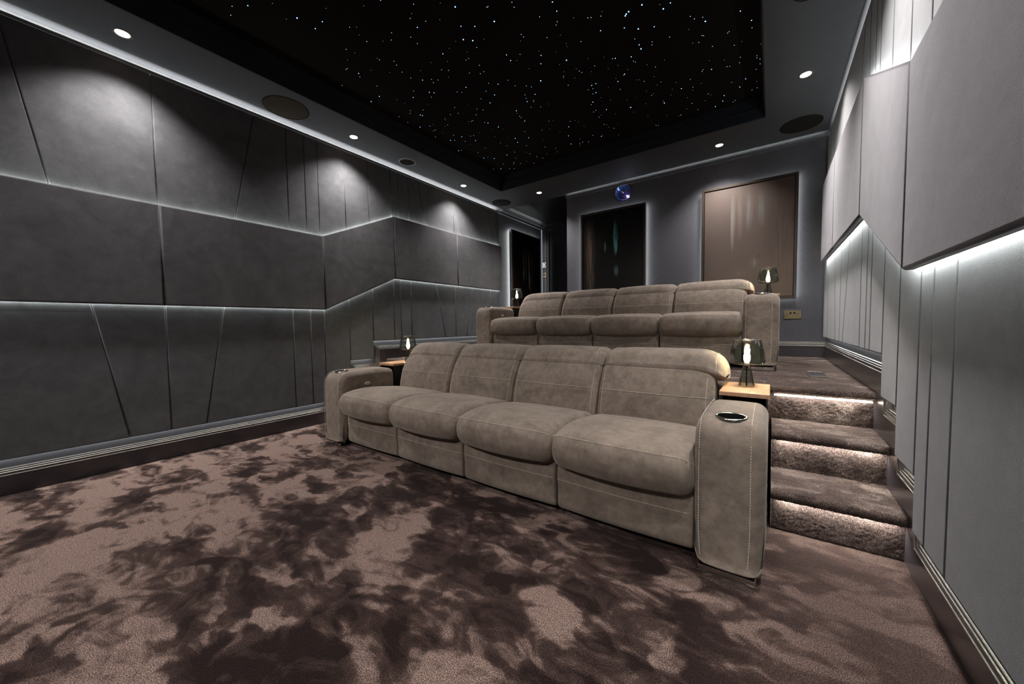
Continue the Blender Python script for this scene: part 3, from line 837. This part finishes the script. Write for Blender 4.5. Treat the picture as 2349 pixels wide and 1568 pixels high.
def make_picture(lab, w, h, M, kind, d=.032):
    """local frame: x across, z up, y towards the wall; front at y=0"""
    t = thing('framed_picture', lab, 'picture', M.to_translation()); t.matrix_world = M
    fw = .026
    bm = B()
    for x0, x1, z0, z1 in ((0, fw, 0, h), (w-fw, w, 0, h), (fw, w-fw, 0, fw), (fw, w-fw, h-fw, h)):
        bbox(bm, x0, x1, 0, d, z0, z1, .002, 1)
    obj('picture_frame', bm, M_bronze, t)
    bm = B(); box(bm, fw, w-fw, .022, d-.005, fw, h-fw); obj('backing', bm, M_black, t)
    bm = B(); g = .006
    vs = [bm.verts.new(p) for p in ((fw+g, .010, fw+g), (w-fw-g, .010, fw+g), (w-fw-g, .010, h-fw-g), (fw+g, .010, h-fw-g))]
    bk = [bm.verts.new(Vector(v.co)+Vector((0, .01, 0))) for v in vs]
    f = bm.faces.new(vs); bm.faces.new(bk[::-1])
    for i in range(4): bm.faces.new([bk[i], bk[(i+1) % 4], vs[(i+1) % 4], vs[i]])
    uv = bm.loops.layers.uv.new('UVMap')
    for fc in bm.faces:
        for l in fc.loops:
            l[uv].uv = ((l.vert.co.x-fw-g)/(w-2*fw-2*g), (l.vert.co.z-fw-g)/(h-2*fw-2*g))
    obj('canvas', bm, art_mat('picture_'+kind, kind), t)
    return t
def halo(corners, nrm_in, k):
    """LED tape round the back of a picture box: corners in order, shining outwards"""
    c = sum((Vector(p) for p in corners), Vector())/4
    for i in range(4):
        a, b = Vector(corners[i]), Vector(corners[(i+1) % 4])
        out = ((a+b)/2-c); d = (b-a).normalized(); out = (out-d*out.dot(d)).normalized()
        strip('picture_led', a, b, out+Vector(nrm_in)*.5, .012, k*(.5 if abs(d.z) < .5 else 1))

def back_pic(lab, x0, x1, z0, z1, kind, k):
    yf = YB-.078
    M = Matrix.Translation((x0, yf, z0)); make_picture(lab, x1-x0, z1-z0, M, kind)
    e = .01; y = YB-.032
    halo([(x0+e, y, z0+e), (x1-e, y, z0+e), (x1-e, y, z1-e), (x0+e, y, z1-e)], (0, 1, 0), k)
    bm = B(); box(bm, x0+.07, x1-.07, yf+.05, YB, z0+.07, z1-.07)
    return bm
k = .988
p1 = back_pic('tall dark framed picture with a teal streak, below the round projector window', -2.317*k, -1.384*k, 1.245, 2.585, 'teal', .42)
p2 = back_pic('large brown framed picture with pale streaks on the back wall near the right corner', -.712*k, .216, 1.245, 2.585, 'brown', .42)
M = Matrix.Translation((-3.742, 5.285, 1.245)) @ Matrix.Rotation(PI/2, 4, 'Z')
make_picture('narrow looking dark framed picture with pale streaks, on the side wall of the alcove', .96, 1.44, M, 'pale_streaks')
xx = WL+.03; e = .01
halo([(xx, 5.285+e, 1.245+e), (xx, 6.245-e, 1.245+e), (xx, 6.245-e, 2.685-e), (xx, 5.285+e, 2.685-e)], (-1, 0, 0), .9)
box(p1, -3.808, WL+.0, 5.36, 6.17, 1.32, 2.6); merge(p1, p2)

# ------------------------------------------------------------------ projector window
t = thing('projector_window', 'round glass projector window with a shining lens high on the back wall', 'projector window', (PX, YB, PZ))
R90 = Matrix.Rotation(PI/2, 4, 'X')
bm = B(); lathe(bm, [(.112, -.02), (.118, -.02), (.124, 0), (.128, .006), (.124, .012), (.116, .010), (.112, .0)], 48, R90, closed=True); obj('rim', bm, M_bronze, t)
M_blueglass = plain('blue_coated_lens', (.05, .12, .3), .12, .6, coat=.6)
bm = B(); lathe(bm, [(.111, -.005), (.108, -.010), (.095, -.06), (.082, -.075)], 48, R90); obj('lens_hood', bm, M_blueglass, t)
bm = B(); lathe(bm, [(.098, .014), (.102, .018), (.104, .012), (.100, .006)], 48, R90 @ Matrix.Translation((.006, .006, 0)), closed=True); obj('glass_ring', bm, M_chrome, t)
M_purple = plain('purple_coated_lens', (.05, .03, .12), .15, .3, coat=.8)
bm = B(); lathe(bm, [(.080, -.075), (.055, -.068), (.052, -.072), (.035, -.066), (.0, -.06)], 40, R90); ln = obj('lens', bm, M_purple, t)
for r in (.056, .034):
    bm = B(); lathe(bm, [(r, -.066), (r+.003, -.062), (r-.003, -.062)], 36, R90, closed=True); obj('lens_ring', bm, M_chrome, ln)
bm = B(); lathe(bm, [(0, .004), (.009, .0), (.011, -.006), (.008, -.010), (0, -.012)], 20, Matrix.Translation((.052, 0, -.045)) @ R90 @ Matrix.Translation((0, 0, -.035)))
pe = obj('projector_beam_source', bm, emit('projector_light', (.86, .8, 1), 60, False), t)
l = bpy.data.lights.new('projector_lamp', 'POINT'); l.energy = .12; l.color = (.5, .5, 1); l.shadow_soft_size = .008
lo = bpy.data.objects.new('projector_lamp', l); C.objects.link(lo); lo.parent = t; lo.location = (.045, -.0, -.04)

# ------------------------------------------------------------------ sockets and switches
t = thing('wall_socket', 'antique brass double power socket on the back wall right of the rear sofa', 'socket', (.19, YB, 1.07))
bm = B(); bbox(bm, -.078, .078, -.009, 0, -.046, .046, .003, 3); obj('face_plate', bm, M_brass, t)
for sx in (-1, 1):
    bm = B(); bbox(bm, sx*.017-.010, sx*.017+.010, -.014, -.009, .010, .030, .0015, 1); obj('rocker_switch', bm, M_black, t)
    bm = B()
    bbox(bm, sx*.050-.004, sx*.050+.004, -.0102, -.0088, .006, .018, .0008, 1)
    bbox(bm, sx*.050-.015, sx*.050-.007, -.0102, -.0088, -.016, -.011, .0008, 1); bbox(bm, sx*.050+.007, sx*.050+.015, -.0102, -.0088, -.016, -.011, .0008, 1)
    obj('socket_holes', bm, M_black, t)
    bm = B(); lathe(bm, [(0, .0115), (.003, .011), (.0038, .009)], 14, Matrix.Translation((sx*.069, 0, -.004)) @ R90); obj('screw', bm, M_chrome, t)
def plate(name, lab, cat, x, z, m, inner):
    t = thing(name, lab, cat, (x, YA, z))
    bm = B(); bbox(bm, -.043, .043, -.010, 0, -.048, .048, .003, 2); obj('face_plate', bm, m, t)
    return t
t = plate('thermostat', 'white square control with a round blue dial beside the alcove door', 'thermostat', -3.752, 2.20, M_white, 0)
bm = B(); lathe(bm, [(.033, .010), (.033, .016), (.020, .018), (0, .018)], 28, R90); d = obj('dial', bm, M_black, t)
bm = B(); lathe(bm, [(.018, .0185), (.012, .0195), (0, .0195)], 24, R90); obj('lit_display', bm, emit('display_glow', (.7, .8, 1), 1.4), d)
t = plate('light_switch', 'brass light switch plate under the thermostat beside the alcove door', 'light switch', -3.752, 2.0, M_brass, 0)
for s_ in (-1, 1):
    bm = B(); bbox(bm, s_*.013-.009, s_*.013+.009, -.015, -.010, -.02, .02, .0015, 1); obj('rocker_switch', bm, M_black, t)

# alcove door
dz = 2.86
bm = B(); box(bm, -3.63, -2.05, YA-.012, YA, ZP, dz); 
o = struct('door_1', bm, M_door)
bm = B()
bbox(bm, -3.69, -3.63, YA-.03, YA-.001, ZP, dz+.06, .004, 1); bbox(bm, -3.63, -2.0, YA-.03, YA-.001, dz, dz+.06, .004, 1)
bbox(bm, -3.70, -3.68, YA-.04, YA-.001, ZP, dz+.08, .003, 1)
f = obj('door_frame', bm, M_door, o)
bm = B(); M = Matrix.Translation((-3.53, YA-.012, 1.585)) @ R90
lathe(bm, [(0, .004), (.022, .004), (.024, 0)], 24, M); tube(bm, [(-3.53, YA-.014, 1.585), (-3.53, YA-.06, 1.585)], .008, 12); tube(bm, [(-3.535, YA-.06, 1.585), (-3.47, YA-.062, 1.585), (-3.42, YA-.058, 1.585)], .008, 12)
obj('door_handle', bm, M_chrome, o)

# ------------------------------------------------------------------ floor vent
t = thing('floor_vent', 'small metal slatted vent set in the platform carpet near the right wall', 'vent', (.275, 3.415, ZP))
bm = B()
hx, hy, w = .052, .15, .008
for x0, x1, y0, y1 in ((-hx, -hx+w, -hy, hy), (hx-w, hx, -hy, hy), (-hx+w, hx-w, -hy, -hy+w), (-hx+w, hx-w, hy-w, hy)): bbox(bm, x0, x1, y0, y1, -.001, .006, .001, 1)
obj('vent_frame', bm, M_vent, t)
bm = B(); box(bm, -hx+w, hx-w, -hy+w, hy-w, 0.0003, .0012); obj('vent_duct', bm, M_black, t)
bm = B()
for i in range(11):
    x = -hx+w+.004+i*(2*hx-2*w-.008)/10; bbox(bm, x-.0016, x+.0016, -hy+w, hy-w, .0013, .005, .0005, 1)
obj('vent_slats', bm, M_vent, t)

# ------------------------------------------------------------------ ceiling fittings
def speaker(x, y, r, lab, m=None, ring=False):
    t = thing('ceiling_speaker', lab, 'speaker', (x, y, ZC), 'round speakers in the ceiling border')
    F = Matrix.Rotation(PI, 4, 'X')
    bm = B(); lathe(bm, [(0, .004), (r*.94, .004), (r*.975, .002), (r*.98, -.001)], 56, F); obj('speaker_grille', bm, m or M_grille, t)
    bm = B(); lathe(bm, [(r*.98, 0), (r*.985, .005), (r, .005), (r*1.005, 0)], 56, F); obj('speaker_rim', bm, M_grille, t)
    if ring:
        bm = B(); lathe(bm, [(r*1.03, 0), (r*1.03, .012), (r*1.1, .012), (r*1.16, .0)], 56, F); obj('bezel', bm, M_trimgrey, t)
    return t
speaker(-3.54, 1.55, .178, 'large round brown cloth ceiling speaker nearest the camera on the left', M_grille2)
speaker(-3.55, 2.875, .085, 'small round black ceiling speaker with a raised ring, middle of the left ceiling border', None, True)
speaker(-3.54, 4.715, .15, 'round black ceiling speaker in the far left corner of the ceiling border')
speaker(.21, 4.695, .17, 'round black ceiling speaker in the far right corner of the ceiling border')
speaker(.165, 2.84, .095, 'small round ceiling speaker at the top edge, above the right wall panels', M_grille2)

E_spot = emit('downlight_glow', (1, .80, .66), 7, False)
M_bezel = plain('downlight_bezel', (.10, .085, .075), .35, .5)
def downlight(x, y, lab, power=62, size=116, tilt=0):
    t = thing('downlight', lab, 'downlight', (x, y, ZC), 'warm recessed ceiling downlights')
    F = Matrix.Rotation(PI, 4, 'X')
    bm = B(); lathe(bm, [(.036, 0), (.042, .0035), (.047, .0025), (.049, 0)], 36, F); obj('bezel', bm, M_bezel, t)
    bm = B(); lathe(bm, [(0, .0012), (.036, .0012), (.036, -.001)], 36, F); obj('lens', bm, E_spot, t)
    l = bpy.data.lights.new('downlight_lamp', 'SPOT'); l.energy = power; l.color = (1, .94, .91); l.spot_size = math.radians(size); l.spot_blend = 1; l.shadow_soft_size = .06
    o = bpy.data.objects.new('downlight_lamp', l); C.objects.link(o); o.parent = t; o.location = (0, 0, -.006); o.rotation_euler = (math.radians(tilt), 0, 0)
SL = 125; FS = 120
downlight(-3.515, .545, 'warm lit downlight closest to the camera above the left wall', SL)
downlight(-3.53, 2.185, 'warm lit downlight between the large and the small ceiling speaker on the left', SL)
downlight(-3.535, 3.83, 'warm lit downlight near the far left speaker, beyond the small ringed speaker', SL)
downlight(-2.833, 4.71, 'warm lit downlight above the alcove opening at the back', SL)
downlight(-.498, 4.69, 'warm lit downlight between the two pictures on the back wall', SL)
downlight(.192, 3.79, 'warm lit downlight above the platform near the right wall', SL)
downlight(.192, 2.15, 'warm lit downlight above the right wall panels, out of view overhead', SL*1.35)
downlight(.192, .545, 'warm lit downlight above the front end of the right wall', SL*1.0, 104)
downlight(-3.52, -1.1, 'warm lit downlight above the front end of the left wall', FS, 110)
downlight(.192, -1.1, 'warm lit downlight over the front right corner', FS, 110)
downlight(-2.6, -1.95, 'added unseen fill downlight over the front of the room, left', FS*1.6, 100, 38)  # unseen lamp added and tilted to fill the sofa fronts
downlight(-.7, -1.95, 'added unseen fill downlight over the front of the room, right', FS*1.6, 100, 38)  # its unseen partner, also added as fill for the sofas

# ------------------------------------------------------------------ star ceiling
STARS = """-2.14,1.55,3 -1.99,1.7,2 -1.78,1.88,4 -1.84,1.8,1 -1.6,2.01,2 -1.61,2.01,2 -1.45,2.08,2 -1.46,2.12,2 -1.23,2.24,3 -1.24,2.32,3 -1.36,2.29,2 -1.28,2.4,2 -1.3,2.42,2 -1.17,2.44,1 -1.09,2.5,2 -1.07,2.51,2 -1.01,2.54,2 -0.99,2.51,1 -0.84,2.62,4 -0.86,2.63,4 -0.87,2.64,4 -0.75,2.62,4 -0.64,2.74,4 -0.59,2.72,3 -0.65,2.69,1 -0.91,2.74,3 -0.83,2.81,4 -0.73,2.86,3 -1.06,2.66,3 -0.5,2.92,2 -0.48,2.96,2 -0.43,2.98,2 -0.42,3.03,4 -0.21,3.08,3 -0.15,3.22,3 -0.15,3.3,2 -2.51,1.55,2 -2.47,1.58,1 -2.27,1.51,1 -2.06,1.74,1 -2.1,1.76,2 -2.12,1.84,3 -2.03,1.84,2 -1.94,1.89,1 -1.86,2.02,3 -1.78,2.08,3 -1.64,2.13,4 -1.93,2.12,4 -1.88,2.17,4 -1.99,2.1,1 -2.31,1.76,2 -2.37,1.8,2 -2.43,1.77,1 -2.23,1.87,2 -2.24,1.94,2 -2.53,1.7,2 -2.52,1.63,1 -2.16,2.13,3 -2.08,2.12,1 -1.9,2.24,2 -1.8,2.21,1 -1.55,2.34,2 -1.55,2.37,2 -1.59,2.39,1 -1.41,2.48,2 -1.32,2.52,1 -1.32,2.62,1 -1.33,2.65,1 -1.22,2.67,2 -1.4,2.78,4 -1.53,2.56,1 -1.54,2.61,3 -1.59,2.69,3 -1.43,2.65,1 -1.76,2.44,3 -1.77,2.51,3 -1.67,2.5,2 -1.73,2.54,1 -1.7,2.87,4 -1.7,2.68,1 -1.47,2.79,1 -1.24,2.98,2 -1.25,2.87,1 -1.14,2.93,1 -1.09,2.99,2 -1.07,3,3 -1.08,3.09,1 -0.96,3.06,3 -0.96,3.12,2 -0.95,3.14,2 -0.87,3.02,4 -0.87,2.97,3 -0.88,2.89,2 -0.78,3,2 -0.79,3.03,2 -0.66,3.03,2 -0.75,3.26,1 -0.83,3.3,2 -0.88,3.23,1 -0.53,3.04,1 -0.49,3.22,2 -0.45,3.17,2 -0.46,3.16,2 -0.53,3.2,1 -0.41,3.33,2 -0.3,3.25,2 -0.29,3.24,2 -0.27,3.42,2 -0.22,3.41,1 -0.1,3.53,1 -0.13,3.66,2 -0.13,3.69,2 -0.11,3.72,2 -0.11,3.79,2 -0.24,3.6,2 -0.25,3.67,2 -0.35,3.56,1 -0.34,3.66,2 -0.32,3.67,2 -0.45,3.49,1 -0.45,3.62,3 -0.51,3.58,2 -0.52,3.6,2 -0.14,3.85,2 -0.22,3.94,3 -0.14,4.04,1 -0.27,4.04,3 -0.18,4.16,2 -0.14,4.15,2 -0.32,3.92,1 -0.33,3.92,1 -1.07,3.23,3 -1.08,3.24,2 -1.15,3.24,1 -1.15,3.29,3 -1.03,3.19,1 -1.29,3.03,1 -1.36,2.99,2 -1.37,2.96,2 -1.38,2.92,1 -1.16,3.08,1 -1.48,2.89,1 -1.51,2.94,2 -1.52,2.96,1 -1.44,3.02,1 -1.53,3.07,2 -1.36,3.2,3 -1.32,3.2,3 -1.37,3.25,2 -1.41,3.24,2 -1.37,3.32,3 -1.4,3.32,2 -1.25,3.32,1 -1.17,3.41,2 -1.01,3.37,1 -0.99,3.38,1 -0.96,3.43,2 -0.87,3.42,1 -0.88,3.55,1 -0.84,3.53,2 -0.73,3.62,1 -0.62,3.65,2 -0.55,3.77,1 -0.62,3.78,2 -0.63,3.83,1 -0.71,3.74,3 -0.78,3.7,1 -0.81,3.78,1 -0.98,3.58,1 -0.96,3.68,2 -0.94,3.66,1 -0.69,3.92,1 -0.52,3.98,2 -0.5,4.01,1 -0.4,4.1,3 -0.42,4.19,3 -0.34,4.27,2 -0.32,4.25,2 -0.56,4.08,1 -0.67,4.05,2 -0.49,4.25,3 -0.64,4.2,2 -0.73,4.12,1 -0.8,4.2,2 -0.82,4.2,1 -0.89,3.83,1 -0.89,3.87,3 -0.89,3.89,2 -1.04,3.78,1 -1.09,3.62,1 -1.17,3.61,1 -1.18,3.75,4 -1.18,3.85,1 -1.39,3.64,3 -1.48,3.59,2 -1.51,3.6,2 -1.45,3.44,3 -1.48,3.47,2 -1.36,3.42,1 -1.3,3.51,1 -1.34,3.77,1 -1.47,3.7,1 -1.5,3.72,2 -1.08,4,1 -0.92,4.12,1 -1.06,4.25,2 -1.04,4.27,2 -1.78,3.61,2 -1.84,3.7,3 -1.93,3.87,3 -1.99,4.06,3 -1.73,3.63,1 -1.71,3.67,1 -1.7,3.79,1 -1.9,4.11,2 -1.86,4.1,2 -1.85,4.01,1 -1.8,4.14,2 -1.7,4.03,2 -1.63,4.11,3 -1.61,4.09,1 -1.51,3.89,2 -1.49,3.91,1 -1.49,3.97,1 -1.45,4.03,2 -1.46,4.2,1 -1.92,4.15,1 -2.19,4.04,2 -2.22,4.13,1 -2.11,3.58,2 -2.03,3.61,1 -1.96,3.47,2 -1.92,3.49,1 -1.97,3.74,1 -2.32,3.63,3 -2.48,3.64,3 -2.44,3.77,2 -2.52,3.97,2 -2.54,3.92,1 -2.28,3.49,2 -2.16,3.31,2 -2.17,3.32,2 -2.16,3.24,2 -2.16,3.21,2 -2.15,3.15,1 -2.13,3.11,3 -1.96,3.05,3 -1.9,3.07,2 -1.91,3.09,2 -1.94,3,2 -1.92,2.95,2 -1.84,3,3 -1.98,3.15,2 -1.9,3.2,2 -1.81,3.21,1 -1.81,2.89,2 -1.84,2.85,2 -1.92,2.79,2 -1.93,2.69,2 -2.03,2.68,3 -2.09,2.62,2 -2.18,2.69,2 -2.15,2.78,3 -2.29,2.75,2 -2.26,2.85,3 -2.43,2.85,2 -2.39,2.9,2 -2.46,2.74,1 -2.6,2.98,2 -2.52,3.08,2 -2.5,3.11,3 -2.5,2.92,2 -2.62,2.98,2 -2.65,2.97,1 -2.46,3.24,3 -2.55,3.25,1 -2.44,3.31,1 -2.49,3.46,1 -2.62,3.38,1 -2.7,3.2,1 -2.79,3.21,2 -2.83,3.2,2 -2.85,3.31,3 -2.96,3.34,1 -2.92,3.15,3 -2.96,3.25,2 -3.04,3.16,2 -3.08,3.13,3 -2.97,3.07,2 -2.91,2.88,1 -2.87,2.88,2 -2.81,2.78,2 -2.71,2.76,2 -2.59,2.7,2 -2.63,2.79,2 -2.82,2.8,1 -3.03,2.96,1 -2.99,2.78,1 -3.05,2.87,2 -3.04,2.78,2 -3.14,2.73,3 -3.08,2.87,2 -3.16,2.97,2 -3.18,3.37,3 -3.14,3.38,2 -2.95,2.6,3 -2.96,2.58,3 -2.98,2.47,2 -3.02,2.5,2 -2.79,2.35,3 -2.71,2.29,2 -2.61,2.39,3 -2.58,2.42,3 -2.65,2.45,2 -2.53,2.24,3 -2.46,2.28,2 -2.42,2.32,2 -2.48,2.32,2 -2.59,2.16,2 -2.45,2.15,1 -2.31,2.14,1 -2.3,2.25,2 -2.26,2.29,2 -2.32,2.35,1 -2.29,2.54,3 -2.37,2.57,2 -2.4,2.54,2 -2.14,2.42,2 -2.07,2.48,2 -2.03,2.48,2 -2.01,2.4,2 -2.03,2.29,2 -2.06,2.29,2 -1.99,2.23,1 -2.19,2.21,1 -2.62,1.87,2 -2.62,1.85,1 -2.54,1.95,2 -2.56,1.99,2 -2.68,2.01,1 -2.59,2.07,2 -2.78,1.9,1 -2.9,1.86,3 -2.93,1.89,2 -2.92,2.05,2 -3.03,2.15,3 -3.16,2.15,3 -2.94,2.28,1 -2.93,2.36,1 -2.76,2.51,1 -2.87,2.54,2 -2.83,1.72,1 -2.92,1.77,2 -2.94,1.77,2 -2.73,1.65,2 -2.71,1.71,1 -3.16,1.86,2 -3.16,2.47,2 -3.17,2.59,2 -3.02,3.55,2 -3.06,3.71,3 -3,3.72,1 -2.96,3.8,3 -2.9,3.66,1 -2.77,3.82,3 -2.65,3.53,2 -2.63,3.63,2 -2.45,3.55,3 -2.65,3.82,2 -2.73,3.96,2 -2.82,4.05,2 -2.85,4.08,2 -2.77,4.13,2 -2.67,4.12,1 -2.62,4.23,2 -2.96,4,2 -3.08,4.1,3 -3.17,4.05,2 -2.98,4.17,2 -2.93,4.21,2 -2.88,3.52,2 -2.49,4.09,2 -2.45,4.17,2 -2.21,3.78,1 -2.28,3.94,2 -2.35,4.11,1 -2.98,0.99,2 -3.07,1.01,2 -2.73,1.29,4 -2.62,1.41,3 -2.72,1.41,3 -2.89,1.05,3 -2.74,1.14,1 -2.8,1.25,1 -2.63,1.18,1 -2.49,1.37,1"""
S = []
for q in STARS.split():
    a, b, s_ = q.split(','); S.append((float(a), float(b), int(s_)))
S.sort(key=lambda q: -q[2]*10+math.hypot(q[0]+1, q[1]-2))
E_star0 = emit('faint_star_light', (.75, .88, 1), .45, False); E_star = emit('star_light', (.6, .82, 1), 1.0, False); E_star2 = emit('bright_star_light', (.22, .5, 1), 3.6, False)
def star_mesh(r, m):
    me = bpy.data.meshes.new('star_light'); bm = B()
    bmesh.ops.create_icosphere(bm, subdivisions=1, radius=r); bm.to_mesh(me); bm.free(); me.materials.append(m); return me
SM = {1: star_mesh(.0017, E_star0), 2: star_mesh(.0023, E_star), 3: star_mesh(.003, E_star2), 4: star_mesh(.0044, E_star2)}
LB = {1: 'faint pinpoint star light in the black ceiling', 2: 'small white star light in the black ceiling', 3: 'bright blue white star light in the black ceiling', 4: 'large brilliant blue star light in the black ceiling'}
rest = []
for i, (x, y, s_) in enumerate(S):
    if i < 300:
        o = bpy.data.objects.new('star_light', SM[s_]); C.objects.link(o); o.location = (x, y, ZS-.001)
        tag(o, LB[s_], 'star light', ('faint pinpoint stars', 'small stars', 'bright stars', 'large brilliant stars')[s_-1]+' of the ceiling')
    else: rest.append((x, y, .0018))
for i in range(260):
    x, y = random.uniform(RX0+.05, RX1-.05), random.uniform(RY0+.1, 1.6)
    if y > .55+.95*(x-RX0)/1.4 and x < -1.8: continue
    if y > 1.3: continue
    rest.append((x, y, .002))
bm = B()
for x, y, r in rest:
    bmesh.ops.create_icosphere(bm, subdivisions=1, radius=r, matrix=Matrix.Translation((x, y, ZS-.001)))
tag(obj('star_lights', bm, E_star0), 'scatter of the faintest pinpoint star lights across the black ceiling', 'star lights', kind='stuff')

# ------------------------------------------------------------------ camera and world
cam = bpy.data.cameras.new('camera'); cam.sensor_width = 36; cam.lens = 831.576/2349*36; cam.clip_start = .02
co = bpy.data.objects.new('camera', cam); C.objects.link(co)
yaw, pitch, roll = math.radians(35.542), math.radians(-2.703), math.radians(-.756)
fw = Vector((-math.sin(yaw)*math.cos(pitch), math.cos(yaw)*math.cos(pitch), math.sin(pitch)))
r = Vector((math.cos(yaw), math.sin(yaw), 0)); u = r.cross(fw)
r2 = r*math.cos(roll)+u*math.sin(roll); u2 = -r*math.sin(roll)+u*math.cos(roll)
co.matrix_world = Matrix.Translation((0, 0, 1)) @ Matrix((r2, u2, -fw)).transposed().to_4x4()
bpy.context.scene.camera = co
w = bpy.data.worlds.new('world'); bpy.context.scene.world = w; w.use_nodes = True
w.node_tree.nodes['Background'].inputs[0].default_value = (.02, .022, .026, 1); w.node_tree.nodes['Background'].inputs[1].default_value = .3
sc = bpy.context.scene
sc.view_settings.view_transform = 'Standard'; sc.view_settings.look = 'None'; sc.view_settings.gamma = 1; sc.view_settings.use_curve_mapping = False
sc.view_settings.exposure = 0.65
sc.cycles.caustics_reflective = False; sc.cycles.caustics_refractive = False; sc.cycles.max_bounces = 7; sc.cycles.transparent_max_bounces = 16
sc.cycles.sample_clamp_indirect = 4; sc.cycles.use_denoising = True
